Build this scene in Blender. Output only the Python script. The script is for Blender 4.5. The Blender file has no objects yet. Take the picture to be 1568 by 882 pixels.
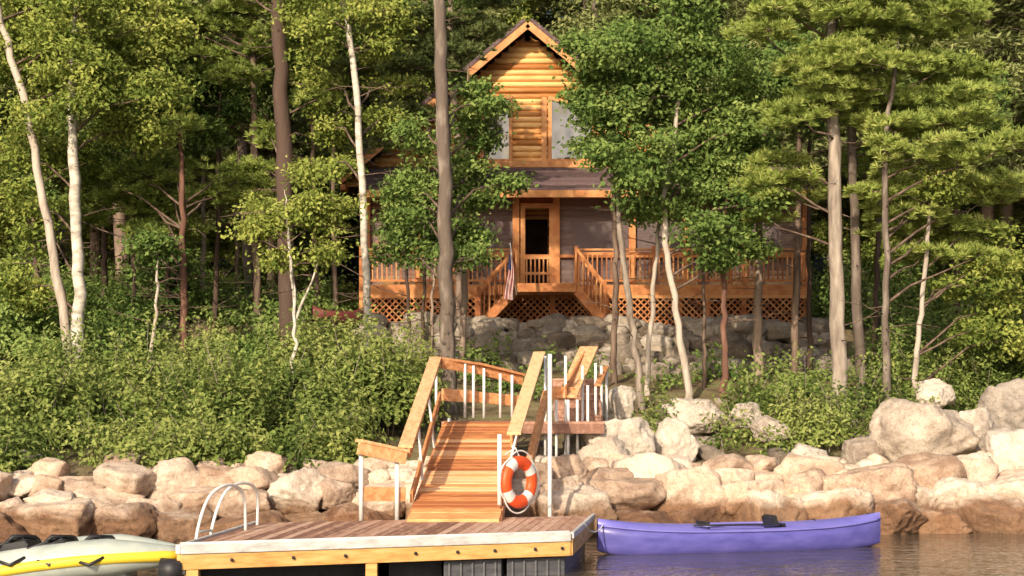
import bpy, math, random, numpy as np
from mathutils import Vector, noise
rng=np.random.default_rng(7); random.seed(7)
F=2600.0; HZ=612.0; CX=784.0; CH=2.2
def P(px,py,d): return np.array([(px-CX)*d/F, d, CH+(HZ-py)*d/F])
def Q(px,py,z):
    d=(CH-z)*F/(py-HZ); return P(px,py,d)
def X(px,d): return (px-CX)*d/F
def Z(py,d): return CH+(HZ-py)*d/F
def g(x,y):
    x=np.asarray(x,float); y=np.asarray(y,float)
    t=y-(27.3+0.17*np.clip(x,-15,15))
    z=np.interp(t,[-6,-1,0,.9,1.8,4,14,15.2,16,20,35,70,200],[-1.8,-1.2,-.4,.5,.85,1.15,3.05,3.25,4.05,4.3,5.5,14,45])
    return z+0.07*np.sin(x*1.7+y*.6)*np.cos(y*1.3-x*.4)+0.04*np.sin(x*4.1)*np.sin(y*3.7)
def nrm(a): return a/np.maximum(np.linalg.norm(a,axis=-1,keepdims=True),1e-9)
scene=bpy.context.scene
# ------------------------------------------------------------------ materials
def newmat(name):
    m=bpy.data.materials.new(name); m.use_nodes=True
    nt=m.node_tree; nt.nodes.clear()
    return m,nt,nt.nodes,nt.links
def ramp(n,stops):
    r=n.new('ShaderNodeValToRGB'); e=r.color_ramp.elements
    while len(e)<len(stops): e.new(0.5)
    for i,(p,c) in enumerate(stops):
        e[i].position=p; e[i].color=(*c,1)
    return r
def noisenode(n,l,co,scale,detail=4,stretch=None,rough=.6):
    t=n.new('ShaderNodeTexNoise'); t.inputs['Scale'].default_value=scale; t.inputs['Detail'].default_value=detail; t.inputs['Roughness'].default_value=rough
    if stretch:
        mp=n.new('ShaderNodeMapping'); mp.inputs['Scale'].default_value=stretch; l.new(co,mp.inputs['Vector']); l.new(mp.outputs[0],t.inputs['Vector'])
    else: l.new(co,t.inputs['Vector'])
    return t
def mathn(n,l,op,a,b=None):
    m=n.new('ShaderNodeMath'); m.operation=op
    for i,v in enumerate((a,b)):
        if v is None: continue
        if isinstance(v,(int,float)): m.inputs[i].default_value=v
        else: l.new(v,m.inputs[i])
    return m.outputs[0]
def basic(name,stops,scale=3,stretch=None,rough=.7,bump=.3,bscale=None,tint=.5,spec=.3,detail=5,bdist=.02):
    m,nt,n,l=newmat(name)
    out=n.new('ShaderNodeOutputMaterial'); b=n.new('ShaderNodeBsdfPrincipled'); l.new(b.outputs[0],out.inputs[0])
    tc=n.new('ShaderNodeTexCoord'); co=tc.outputs['Object']
    t=noisenode(n,l,co,scale,detail,stretch)
    at=n.new('ShaderNodeAttribute'); at.attribute_name='tint'
    s=mathn(n,l,'SUBTRACT',at.outputs['Fac'],.5); s=mathn(n,l,'MULTIPLY',s,tint)
    f=mathn(n,l,'ADD',t.outputs['Fac'],s)
    r=ramp(n,stops); l.new(f,r.inputs[0]); l.new(r.outputs[0],b.inputs['Base Color'])
    b.inputs['Roughness'].default_value=rough; b.inputs['Specular IOR Level'].default_value=spec
    if bump:
        t2=noisenode(n,l,co,bscale or scale*3,6,stretch)
        bp=n.new('ShaderNodeBump'); bp.inputs['Strength'].default_value=bump; bp.inputs['Distance'].default_value=bdist
        l.new(t2.outputs['Fac'],bp.inputs['Height']); l.new(bp.outputs[0],b.inputs['Normal'])
    return m
def leafmat(name,dark,mid,light,trans=.3):
    m,nt,n,l=newmat(name)
    out=n.new('ShaderNodeOutputMaterial')
    at=n.new('ShaderNodeAttribute'); at.attribute_name='tint'
    tc=n.new('ShaderNodeTexCoord'); t=noisenode(n,l,tc.outputs['Object'],.5,2)
    s=mathn(n,l,'MULTIPLY',mathn(n,l,'SUBTRACT',t.outputs['Fac'],.5),.8)
    f=mathn(n,l,'ADD',at.outputs['Fac'],s)
    r=ramp(n,[(0.05,dark),(.5,mid),(.95,light)]); l.new(f,r.inputs[0])
    d=n.new('ShaderNodeBsdfDiffuse')
    tr=n.new('ShaderNodeBsdfTranslucent'); mx=n.new('ShaderNodeMixShader'); mx.inputs[0].default_value=trans
    l.new(r.outputs[0],d.inputs['Color']); l.new(r.outputs[0],tr.inputs['Color'])
    l.new(d.outputs[0],mx.inputs[1]); l.new(tr.outputs[0],mx.inputs[2]); l.new(mx.outputs[0],out.inputs[0])
    return m
M={}
M['leaf_light']=leafmat('leaf_light',(.11,.16,.035),(.26,.315,.07),(.43,.455,.12))
M['leaf_mid']=leafmat('leaf_mid',(.075,.13,.035),(.165,.25,.065),(.30,.375,.11))
M['leaf_dark']=leafmat('leaf_dark',(.065,.095,.035),(.13,.175,.06),(.23,.27,.10),.25)
M['leaf_far']=leafmat('leaf_far',(.12,.14,.055),(.23,.265,.10),(.36,.38,.15),.25)
M['leaf_bush']=leafmat('leaf_bush',(.07,.11,.03),(.18,.24,.06),(.35,.39,.12))
M['needle']=leafmat('needle',(.15,.20,.05),(.33,.41,.10),(.53,.57,.18),.3)
M['bark_grey']=basic('bark_grey',[(.3,(.13,.10,.08)),(.55,(.32,.265,.215)),(.75,(.48,.41,.34))],6,(1,1,.25),.9,.9,14,.5)
M['bark_brown']=basic('bark_brown',[(.3,(.085,.055,.042)),(.55,(.20,.14,.105)),(.75,(.33,.245,.19))],6,(1,1,.2),.9,.9,14,.6)
M['bark_red']=basic('bark_red',[(.3,(.14,.07,.05)),(.6,(.30,.165,.11)),(.8,(.38,.24,.175))],6,(1,1,.2),.9,.9,14,.5)
M['bark_birch']=basic('bark_birch',[(.32,(.12,.10,.08)),(.45,(.37,.33,.27)),(.6,(.56,.51,.43)),(.8,(.70,.66,.58))],3.5,(1,1,2.2),.8,.3,9,.2)
M['log']=basic('log_siding_wood',[(.25,(.42,.17,.045)),(.5,(.72,.36,.115)),(.75,(.85,.53,.21))],3,(.5,3,3),.55,.3,12,.8)
M['wood_trim']=basic('cabin_trim_wood',[(.25,(.27,.085,.028)),(.5,(.48,.18,.06)),(.75,(.61,.29,.11))],4,(1,1,1),.6,.2,12,.6)
M['ramp_wood']=basic('ramp_wood',[(.2,(.40,.14,.05)),(.5,(.74,.32,.12)),(.8,(.88,.52,.27))],2.6,(1.2,6,6),.6,.35,6,1.0,.3,7,.01)
M['rail_wood']=basic('rail_wood',[(.2,(.36,.14,.055)),(.5,(.66,.31,.13)),(.8,(.84,.52,.29))],5,(3,1,3),.6,.25,12,.7,.3,7,.008)
M['deck_wood']=basic('dock_deck_wood',[(.25,(.25,.125,.085)),(.5,(.46,.26,.18)),(.8,(.63,.41,.30))],2.5,(5,1,5),.65,.35,8,.6)
M['dock_fascia']=basic('dock_fascia_wood',[(.25,(.36,.17,.05)),(.5,(.62,.34,.11)),(.75,(.74,.46,.19))],3,(1,1,6),.6,.3,10,.5)
M['shingle']=basic('roof_shingles',[(.3,(.085,.055,.055)),(.7,(.19,.125,.125))],9,(1,2,2),.9,.5,20,.5)
M['white']=basic('white_paint',[(.3,(.62,.61,.58)),(.7,(.80,.79,.76))],5,None,.35,.05,20,.2,.5)
M['vinyl']=basic('dock_edge_vinyl',[(.25,(.34,.33,.32)),(.5,(.56,.55,.53)),(.75,(.74,.73,.71))],4,(1,1,3),.45,.1,20,.3,.5)
M['black']=basic('black_plastic',[(.3,(.012,.012,.014)),(.7,(.035,.035,.04))],5,None,.5,.1,20,.2,.4)
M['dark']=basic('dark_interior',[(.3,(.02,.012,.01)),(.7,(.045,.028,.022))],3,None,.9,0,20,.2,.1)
M['greyfloat']=basic('float_plastic',[(.3,(.05,.05,.058)),(.7,(.12,.12,.13))],4,(1,1,4),.5,.15,10,.3,.4)
M['orange']=basic('life_ring_orange',[(.3,(.70,.075,.015)),(.7,(.82,.12,.03))],5,None,.45,.05,20,.1,.4)
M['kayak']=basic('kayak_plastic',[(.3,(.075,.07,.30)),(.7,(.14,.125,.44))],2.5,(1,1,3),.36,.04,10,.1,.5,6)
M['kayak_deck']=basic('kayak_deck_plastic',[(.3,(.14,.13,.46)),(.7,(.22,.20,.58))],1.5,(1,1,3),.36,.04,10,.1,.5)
M['rubber']=basic('inflatable_grey',[(.3,(.30,.34,.31)),(.7,(.47,.50,.45))],3,None,.45,.05,10,.2,.4)
M['yellow']=basic('inflatable_yellow',[(.3,(.72,.50,.03)),(.7,(.82,.62,.06))],3,None,.5,.05,10,.2,.4)
M['red']=basic('red_cloth',[(.3,(.35,.03,.03)),(.7,(.45,.05,.05))],3,None,.7,.05,10,.2,.2)
M['blue']=basic('blue_cloth',[(.3,(.03,.04,.14)),(.7,(.05,.06,.2))],3,None,.7,.05,10,.2,.2)
M['canoe_red']=basic('canoe_red',[(.3,(.12,.03,.03)),(.7,(.20,.05,.045))],3,None,.5,.05,10,.2,.3)
def rockmat(name,lo,mid,hi,stain,grey):
    m,nt,n,l=newmat(name)
    out=n.new('ShaderNodeOutputMaterial'); b=n.new('ShaderNodeBsdfPrincipled'); l.new(b.outputs[0],out.inputs[0])
    tc=n.new('ShaderNodeTexCoord'); co=tc.outputs['Object']
    t=noisenode(n,l,co,2.2,9,None,.75); at=n.new('ShaderNodeAttribute'); at.attribute_name='tint'
    f=mathn(n,l,'ADD',t.outputs['Fac'],mathn(n,l,'MULTIPLY',mathn(n,l,'SUBTRACT',at.outputs['Fac'],.5),.35))
    r=ramp(n,[(.25,lo),(.5,mid),(.72,hi)]); l.new(f,r.inputs[0])
    gm=n.new('ShaderNodeMixRGB'); w=mathn(n,l,'FRACT',mathn(n,l,'MULTIPLY',at.outputs['Fac'],7.3)); gf=mathn(n,l,'MULTIPLY',w,grey); l.new(gf,gm.inputs[0])
    rg=ramp(n,[(.25,(.22,.19,.16)),(.5,(.45,.40,.35)),(.72,(.68,.62,.55))]); l.new(f,rg.inputs[0]); l.new(r.outputs[0],gm.inputs[1]); l.new(rg.outputs[0],gm.inputs[2])
    col=gm.outputs[0]
    sp=noisenode(n,l,co,26,5,None,.75); rs=ramp(n,[(.34,(.40,.34,.30)),(.52,(1,1,1))]); l.new(sp.outputs['Fac'],rs.inputs[0])
    mm=n.new('ShaderNodeMixRGB'); mm.blend_type='MULTIPLY'; mm.inputs[0].default_value=.6; l.new(col,mm.inputs[1]); l.new(rs.outputs[0],mm.inputs[2]); col=mm.outputs[0]
    if stain:
        sx=n.new('ShaderNodeSeparateXYZ'); l.new(co,sx.inputs[0])
        t3=noisenode(n,l,co,1.6,6)
        h=mathn(n,l,'ADD',sx.outputs[2],mathn(n,l,'MULTIPLY',mathn(n,l,'SUBTRACT',t3.outputs['Fac'],.5),.8))
        mr=n.new('ShaderNodeMapRange'); mr.inputs[1].default_value=.42; mr.inputs[2].default_value=.68; l.new(h,mr.inputs[0])
        m2=n.new('ShaderNodeMixRGB'); m2.blend_type='MULTIPLY'; m2.inputs[0].default_value=1; m2.inputs[2].default_value=(.38,.27,.195,1); l.new(col,m2.inputs[1])
        m4=n.new('ShaderNodeMixRGB'); l.new(mr.outputs[0],m4.inputs[0]); l.new(m2.outputs[0],m4.inputs[1]); l.new(col,m4.inputs[2])
        col=m4.outputs[0]
    l.new(col,b.inputs['Base Color']); b.inputs['Roughness'].default_value=.85
    t2=noisenode(n,l,co,4,12,None,.74)
    bp=n.new('ShaderNodeBump'); bp.inputs['Strength'].default_value=.9; bp.inputs['Distance'].default_value=.11
    l.new(t2.outputs['Fac'],bp.inputs['Height']); l.new(bp.outputs[0],b.inputs['Normal'])
    return m
M['rock']=rockmat('shore_rock',(.38,.235,.155),(.76,.56,.41),(.90,.76,.61),True,.4)
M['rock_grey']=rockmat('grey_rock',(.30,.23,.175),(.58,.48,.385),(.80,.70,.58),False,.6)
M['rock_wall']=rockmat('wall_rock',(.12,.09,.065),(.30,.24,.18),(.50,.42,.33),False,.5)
m,nt,n,l=newmat('insect_screen'); out=n.new('ShaderNodeOutputMaterial'); d=n.new('ShaderNodeBsdfDiffuse'); d.inputs[0].default_value=(.25,.195,.195,1)
tr=n.new('ShaderNodeBsdfTransparent'); mx=n.new('ShaderNodeMixShader'); mx.inputs[0].default_value=.42; l.new(tr.outputs[0],mx.inputs[1]); l.new(d.outputs[0],mx.inputs[2]); l.new(mx.outputs[0],out.inputs[0]); M['screen']=m
m,nt,n,l=newmat('window_glass'); out=n.new('ShaderNodeOutputMaterial'); d=n.new('ShaderNodeBsdfDiffuse'); d.inputs[0].default_value=(.04,.035,.03,1)
gl=n.new('ShaderNodeBsdfGlossy'); gl.inputs['Roughness'].default_value=.03; gl.inputs['Color'].default_value=(.9,.9,.9,1)
tc=n.new('ShaderNodeTexCoord'); t=noisenode(n,l,tc.outputs['Object'],.7,2); bp=n.new('ShaderNodeBump'); bp.inputs['Strength'].default_value=.35; bp.inputs['Distance'].default_value=.3; l.new(t.outputs['Fac'],bp.inputs['Height']); l.new(bp.outputs[0],gl.inputs['Normal'])
mx=n.new('ShaderNodeMixShader'); mx.inputs[0].default_value=.16; l.new(d.outputs[0],mx.inputs[1]); l.new(gl.outputs[0],mx.inputs[2]); l.new(mx.outputs[0],out.inputs[0]); M['glass']=m
m,nt,n,l=newmat('lake_water'); out=n.new('ShaderNodeOutputMaterial'); b=n.new('ShaderNodeBsdfPrincipled'); l.new(b.outputs[0],out.inputs[0])
b.inputs['Base Color'].default_value=(.08,.068,.05,1); b.inputs['Roughness'].default_value=.04; b.inputs['IOR'].default_value=1.5; b.inputs['Specular IOR Level'].default_value=1.0
tc=n.new('ShaderNodeTexCoord'); t=noisenode(n,l,tc.outputs['Object'],1.0,3,(1.2,3.5,1)); t2=noisenode(n,l,tc.outputs['Object'],1.0,2,(4,10,1))
h=mathn(n,l,'ADD',t.outputs['Fac'],mathn(n,l,'MULTIPLY',t2.outputs['Fac'],.3))
bp=n.new('ShaderNodeBump'); bp.inputs['Strength'].default_value=.8; bp.inputs['Distance'].default_value=.05; l.new(h,bp.inputs['Height']); l.new(bp.outputs[0],b.inputs['Normal']); M['water']=m
M['ground']=basic('forest_floor',[(.3,(.09,.07,.04)),(.48,(.19,.145,.085)),(.58,(.22,.19,.10)),(.72,(.13,.17,.055))],1.6,None,.95,.8,9,.0,.1,8,.08)
# ------------------------------------------------------------------ mesh builder
class MB:
    def __init__(s): s.v=[];s.q=[];s.t=[];s.n=0
    def add(s,v,f,mat=0,tint=.5,smooth=False):
        v=np.asarray(v,float); f=np.asarray(f,int)+s.n
        k=len(f); tt=np.broadcast_to(np.asarray(tint,float),(k,)); mm=np.full(k,mat); ss=np.full(k,smooth)
        (s.q if f.shape[1]==4 else s.t).append((f,mm,tt,ss)); s.v.append(v); s.n+=len(v)
    def mesh(s,name,mats):
        me=bpy.data.meshes.new(name); V=np.concatenate(s.v)
        parts=s.q+s.t
        idx=np.concatenate([p[0].ravel() for p in parts]); cnt=np.concatenate([np.full(len(p[0]),p[0].shape[1]) for p in parts])
        me.vertices.add(len(V)); me.vertices.foreach_set('co',V.astype(np.float32).ravel())
        me.loops.add(len(idx)); me.loops.foreach_set('vertex_index',idx.astype(np.int32))
        me.polygons.add(len(cnt)); st=np.concatenate([[0],np.cumsum(cnt)[:-1]]); me.polygons.foreach_set('loop_start',st.astype(np.int32))
        me.polygons.foreach_set('material_index',np.concatenate([p[1] for p in parts]).astype(np.int32))
        me.polygons.foreach_set('use_smooth',np.concatenate([p[3] for p in parts]).astype(bool))
        me.update(calc_edges=True)
        a=me.attributes.new('tint','FLOAT','FACE'); a.data.foreach_set('value',np.concatenate([p[2] for p in parts]).astype(np.float32))
        for x in mats: me.materials.append(M[x])
        return me
    def build(s,name,mats,parent=None,bevel=0):
        o=bpy.data.objects.new(name,s.mesh(name,mats)); scene.collection.objects.link(o)
        if parent: o.parent=parent
        if bevel:
            b=o.modifiers.new('bevel','BEVEL'); b.width=bevel; b.segments=2; b.limit_method='ANGLE'
        return o
def empty(name):
    o=bpy.data.objects.new(name,None); scene.collection.objects.link(o); return o
def tube(mb,pts,rad,sides=8,mat=0,tint=.5,jit=0.0):
    pts=np.asarray(pts,float); rad=np.broadcast_to(np.asarray(rad,float),(len(pts),)).copy()
    T=nrm(np.gradient(pts,axis=0)); ref=np.array([0,1.,0]) if abs(T[0][1])<.9 else np.array([1.,0,0])
    pts2=np.vstack([pts[:1],pts,pts[-1:]]); rad2=np.concatenate([[1e-4],rad,[1e-4]]); T2=np.vstack([T[:1],T,T[-1:]])
    a=np.linspace(0,2*math.pi,sides,endpoint=False); V=[]; u=ref
    for p,r,t in zip(pts2,rad2,T2):
        u=u-t*np.dot(u,t); u/=max(np.linalg.norm(u),1e-9); w=np.cross(t,u)
        rr=r*(1+jit*rng.normal(size=sides)) if jit else np.full(sides,r)
        V.append(p+np.outer(np.cos(a)*rr,u)+np.outer(np.sin(a)*rr,w))
    n=len(pts2); i=np.arange(n-1)[:,None]*sides; j=np.arange(sides)[None,:]; k=(j+1)%sides
    f=np.stack([i+j,i+k,i+sides+k,i+sides+j],-1).reshape(-1,4)
    mb.add(np.concatenate(V),f,mat,tint,True)
BF=np.array([[0,3,2,1],[4,5,6,7],[0,1,5,4],[1,2,6,5],[2,3,7,6],[3,0,4,7]])
def obox(mb,c,a,b,d,mat=0,tint=None):
    c=np.asarray(c,float); a,b,d=[np.asarray(q,float) for q in (a,b,d)]
    V=[c-a-b-d,c+a-b-d,c+a+b-d,c-a+b-d,c-a-b+d,c+a-b+d,c+a+b+d,c-a+b+d]
    mb.add(V,BF,mat,rng.random() if tint is None else tint)
def box(mb,x0,x1,y0,y1,z0,z1,mat=0,tint=None):
    obox(mb,((x0+x1)/2,(y0+y1)/2,(z0+z1)/2),((x1-x0)/2,0,0),(0,(y1-y0)/2,0),(0,0,(z1-z0)/2),mat,tint)
def beam(mb,a,b,w,h,mat=0,tint=None,up=(0,0,1)):
    a=np.asarray(a,float); b=np.asarray(b,float); t=nrm(b-a); s=nrm(np.cross(t,up)); u=np.cross(s,t)
    obox(mb,(a+b)/2,(b-a)/2,s*w/2,u*h/2,mat,tint)
# ------------------------------------------------------------------ foliage
def leaves(mb,C,L,W,D,N,tint,mat):
    n=len(C); S=nrm(np.cross(D,N)); L=np.broadcast_to(L,(n,))[:,None]; W=np.broadcast_to(W,(n,))[:,None]
    V=np.stack([C-D*L/2,C+S*W/2+N*W*.18-D*L*.08,C+D*L/2,C-S*W/2+N*W*.18-D*L*.08],1).reshape(-1,3)
    f=np.arange(n*4).reshape(-1,4); mb.add(V,f,mat,tint)
def blob(mb,c,r,ls=.12,dens=1.0,mat=1,tb=.5,sub=.2):
    c=np.asarray(c,float); r=np.asarray(r,float); R=r.mean()
    ns=max(5,int(42*R*R*dens)); per=max(12,int(50*(.12/ls)**1.6*(sub/.2)**1.5))
    dr=nrm(rng.normal(size=(ns,3))); u=rng.random(ns)**.45
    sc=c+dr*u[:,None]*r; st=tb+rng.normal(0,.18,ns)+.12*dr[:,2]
    C=np.repeat(sc,per,0)+rng.normal(size=(ns*per,3))*np.array([sub,sub,sub*.45])
    O=np.repeat(dr,per,0)
    N=nrm(np.array([0,-.25,.55])+O*.5+rng.normal(size=C.shape)*.6)
    D=rng.normal(size=C.shape); D[:,2]-=.4; D=nrm(D-N*(D*N).sum(1,keepdims=True))
    leaves(mb,C,ls*rng.uniform(.7,1.3,len(C)),ls*.62*rng.uniform(.7,1.2,len(C)),D,N,np.clip(np.repeat(st,per)+rng.normal(0,.15,len(C)),0,1),mat)
    return sc
def pad(mb,c,r,mat=1,dens=1.0,tb=.5,bl=.18,bw=.028):
    c=np.asarray(c,float); nt_=max(10,int(130*r*r*dens)); bp=24
    th=rng.random(nt_)*2*math.pi; u=np.sqrt(rng.random(nt_))
    lob=1+.35*np.sin(th*3+rng.random()*6)+.15*np.sin(th*7+rng.random()*6)
    tc_=np.stack([np.cos(th)*u*r*lob*1.15,np.sin(th)*u*r*lob,(rng.normal(size=nt_)*.09-.24*u*u+.12)*r+.045*rng.normal(size=nt_)],1)+c
    out=np.stack([np.cos(th),np.sin(th),np.full(nt_,.55)],1)
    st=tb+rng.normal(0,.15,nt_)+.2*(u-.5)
    O=np.repeat(out,bp,0); D=nrm(O*.8+rng.normal(size=O.shape)*.75); D[:,2]=np.abs(D[:,2])*.9-.05; D=nrm(D)
    C=np.repeat(tc_,bp,0)+D*bl*.5
    N=nrm(np.cross(D,rng.normal(size=D.shape)))
    leaves(mb,C,bl*rng.uniform(.8,1.2,len(C)),bw,D,N,np.clip(np.repeat(st,bp)+rng.normal(0,.12,len(C)),0,1),mat)
    return tc_
def smoothpath(pts,n):
    pts=np.asarray(pts,float); t=np.linspace(0,len(pts)-1,n); k=np.arange(len(pts))
    return np.stack([np.interp(t,k,pts[:,i]) for i in range(3)],1)
def tree(name,px,d,wb,wt,blobs=(),style='leaf',bark='bark_grey',leaf='leaf_mid',ls=.12,dens=1.0,tb=.5,twigs=0,dd=(-.2,1.3),sides=10,sat=2,front=-999):
    """blobs higher in the crown than picture row `front` wrap around the trunk"""
    mb=MB(); pts=[P(a,b,d) for a,b in px]
    base=pts[0].copy(); base[2]=float(g(base[0],base[1]))-.2
    if base[2]<pts[0][2]-.1: pts=[base]+pts
    else: pts[0][2]=base[2]
    path=smoothpath(pts,30); path[1:-1,0]+=rng.normal(0,.02,28); path[:,1]+=np.linspace(0,rng.normal()*.3,30)
    rr=np.linspace(wb,wt,30)/2; rr[0]*=1.35; rr[1]*=1.12; rr[-5:]*=np.array([.9,.75,.6,.4,.15])
    tube(mb,path,rr,sides,0,rng.random(),.05)
    dense=smoothpath(path,200); lst=[]
    for bl in blobs:
        c=P(bl[0],bl[1],d); r=bl[2]*d/F
        if bl[1]<front: c[1]+=rng.uniform(-.9,.2)
        else: c[1]+=rng.uniform(*dd)+r*.5*(dd[1]>1)
        lst.append((c,r,True))
        for _ in range(sat):
            o=rng.normal(size=3); o/=np.linalg.norm(o); o[2]*=.7
            if rng.random()<.7 and bl[1]>=front: o[1]=abs(o[1])
            lst.append((c+o*r*np.array([.95,1.3,.9]),r*rng.uniform(.45,.8),False))
    for c,r,main in lst:
        hd=np.hypot(dense[:,0]-c[0],dense[:,1]-c[1])
        k=np.argmin(np.abs(dense[:,2]-(c[2]-.45*hd))+.2*hd); s=dense[k]
        if main:
            br=min(.22*np.interp(k,[0,199],[wb,wt]),.03)+.005
            mid=(s+c)/2+np.array([0,0,(.10 if style=='leaf' else .03)*np.linalg.norm(c-s)])+rng.normal(0,.08,3)
            m2=(mid+c)/2+rng.normal(0,.07,3)
            lp=smoothpath([s,(s+mid)/2+rng.normal(0,.05,3),mid,m2,c],9); tube(mb,lp,np.linspace(br,br*.3,9),5,2,.3)
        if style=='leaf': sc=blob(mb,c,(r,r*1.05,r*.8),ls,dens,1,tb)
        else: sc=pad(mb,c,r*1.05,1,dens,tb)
        for q in sc[::6 if style=='leaf' else 9]:
            tube(mb,smoothpath([c,(c+q)/2+np.array([0,0,.04]),q],4),[.010,.008,.006,.003],4,2,.4)
    for _ in range(twigs):
        k=rng.integers(40,195); s=dense[k]; a=rng.random()*6.28; Lh=rng.uniform(.3,1.4)
        e=s+np.array([math.cos(a)*Lh,math.sin(a)*Lh,rng.uniform(-.25,.35)*Lh]); m_=(s+e)/2+rng.normal(0,.06,3)
        tube(mb,smoothpath([s,m_,e],5),np.linspace(.013,.003,5),4,2,.4)
        tube(mb,smoothpath([m_,m_+(e-s)*.3+rng.normal(0,.12,3)],3),np.linspace(.007,.003,3),4,2,.4)
    return mb.build(name,[bark,leaf,'bark_brown'])
# ------------------------------------------------------------------ ground & water
xs=np.unique(np.concatenate([np.linspace(-300,-20,30),np.linspace(-20,20,161),np.linspace(20,300,30)]))
ys=np.unique(np.concatenate([np.linspace(-300,20,20),np.linspace(20,50,121),np.linspace(50,100,60),np.linspace(100,400,30)]))
XX,YY=np.meshgrid(xs,ys); ZZ=g(XX,YY); nx,ny=len(xs),len(ys)
i=np.arange(ny-1)[:,None]*nx; j=np.arange(nx-1)[None,:]
mb=MB(); mb.add(np.stack([XX,YY,ZZ],-1).reshape(-1,3),np.stack([i+j,i+j+1,i+nx+j+1,i+nx+j],-1).reshape(-1,4),0,.5,True); mb.build('ground',['ground'])
mb=MB(); mb.add([(-300,-300,0),(300,-300,0),(300,36,0),(-300,36,0)],[[0,1,2,3]]); mb.build('water',['water'])
# ------------------------------------------------------------------ rocks
ICO={}
def ico(sub):
    if sub not in ICO:
        import bmesh
        bm=bmesh.new(); bmesh.ops.create_icosphere(bm,subdivisions=sub,radius=1)
        ICO[sub]=(np.array([v.co[:] for v in bm.verts]),np.array([[v.index for v in f.verts] for f in bm.faces])); bm.free()
    return ICO[sub]
AXN=np.array([[1,0,0],[-1,0,0],[0,1,0],[0,-1,0],[0,0,1],[0,0,-1.]])
def rock(mb,c,s,sub=4,mat=0,lo=.58,hi=.78):
    V,Fc=ico(sub); V=V.copy(); n=nrm(np.vstack([AXN+rng.normal(size=(6,3))*.28,rng.normal(size=(6,3))])); dd=np.concatenate([rng.uniform(lo,hi,6),rng.uniform(.68,.92,6)])
    dots=V@n.T; r=np.where(dots>.05,dd/np.maximum(dots,.05),9).min(1); r=np.minimum(r,1.0)*1.12
    W=V*r[:,None]; off=rng.random(3)*50
    dsp=np.array([noise.noise(Vector((w*1.6+off).tolist()))*.09+noise.noise(Vector((w*4.5+off).tolist()))*.07-abs(noise.noise(Vector((w*3+off*2).tolist())))*.10+noise.noise(Vector((w*10+off).tolist()))*.03 for w in W])
    W=W*(1+dsp[:,None]); a=rng.normal()*.5; R=np.array([[math.cos(a),-math.sin(a),0],[math.sin(a),math.cos(a),0],[0,0,1]])
    W=(W*np.asarray(s))@R.T+np.asarray(c); mb.add(W,Fc,mat,rng.random(),True)
def shore(x): return 27.3+.17*np.clip(x,-15,15)
mb=MB()
for row,(t,zc,s0,s1) in enumerate([(-.15,.18,.40,.8),(.4,.55,.38,.75),(1.0,.82,.3,.58),(1.7,.96,.22,.48)]):
    x=-14.0
    while x<14.5:
        s=rng.uniform(s0,s1)*(1.05 if x>1 else .9); x+=s*.82
        y=shore(x)+t+rng.uniform(-.25,.25)
        rock(mb,(x,y,zc+rng.uniform(-.18,.13)),(s*1.18,s*.95,s*rng.uniform(.6,.92)),5 if row<2 else 4)
        x+=s*.74
for _ in range(150):
    x=rng.uniform(-12,12); s=rng.uniform(.1,.28); y=shore(x)+rng.uniform(-.6,2.6); rock(mb,(x,y,float(g(x,y))+.1+s*.3),(s,s,s*.7),3)
mb.build('shoreline_rocks',['rock'])
for (px,py,w,h,d) in [(1415,668,72,48,31.5),(1492,665,34,34,32),(1550,630,45,40,33),(1545,690,40,32,31),(945,678,48,34,30.6),(1035,678,32,26,31.2),(945,625,30,26,33.5),(1062,634,38,24,33.5),(1140,640,26,20,33.5),(890,690,26,20,31.5),(1180,660,30,18,32.5),(1430,605,26,18,35),(925,700,34,26,29.8),(1235,700,26,18,31),(820,705,30,24,31.5),(1320,695,30,20,31.5)]:
    c=P(px,py,d); k=d/F; mb=MB(); gz=float(g(c[0],d)); top=c[2]+h*k
    cz=(top+gz-.15)/2 if top-gz<h*k*2.6 else c[2]
    rock(mb,(c[0],d,cz),(w*k*1.15,w*k*.95,(top-cz)*1.25),5,0,.66,.9); mb.build('boulder',['rock_grey'])
mb=MB()
for z0,yo in [(3.15,-.25),(3.4,-.1),(3.65,0),(3.9,.1),(4.08,.2)]:
    x=-4.0+rng.random()*.3
    while x<8.0:
        s=rng.uniform(.14,.45); x+=s*.75; rock(mb,(x,42.7+.17*x+yo-.1+rng.uniform(-.15,.1),z0+rng.uniform(-.12,.08)),(s*1.3,s*.9,s*.75),3); x+=s*.66
for _ in range(90):
    x=rng.uniform(-4.5,8.5); y=shore(x)+rng.uniform(12.5,15.2); s=rng.uniform(.1,.4); rock(mb,(x,y,float(g(x,y))+s*.2),(s*1.2,s,s*.8),3)
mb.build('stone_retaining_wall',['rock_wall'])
mb=MB()
for _ in range(60):
    x=rng.uniform(-11,-4); y=rng.uniform(38,43); s=rng.uniform(.12,.35); rock(mb,(x,y,float(g(x,y))+s*.1),(s,s,s*.7),3)
for _ in range(60):
    x=rng.uniform(1,11); y=shore(x)+rng.uniform(2.5,9); s=rng.uniform(.1,.35); rock(mb,(x,y,float(g(x,y))+s*.2),(s,s,s*.7),3)
mb.build('scattered_stones',['rock_wall'])
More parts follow.
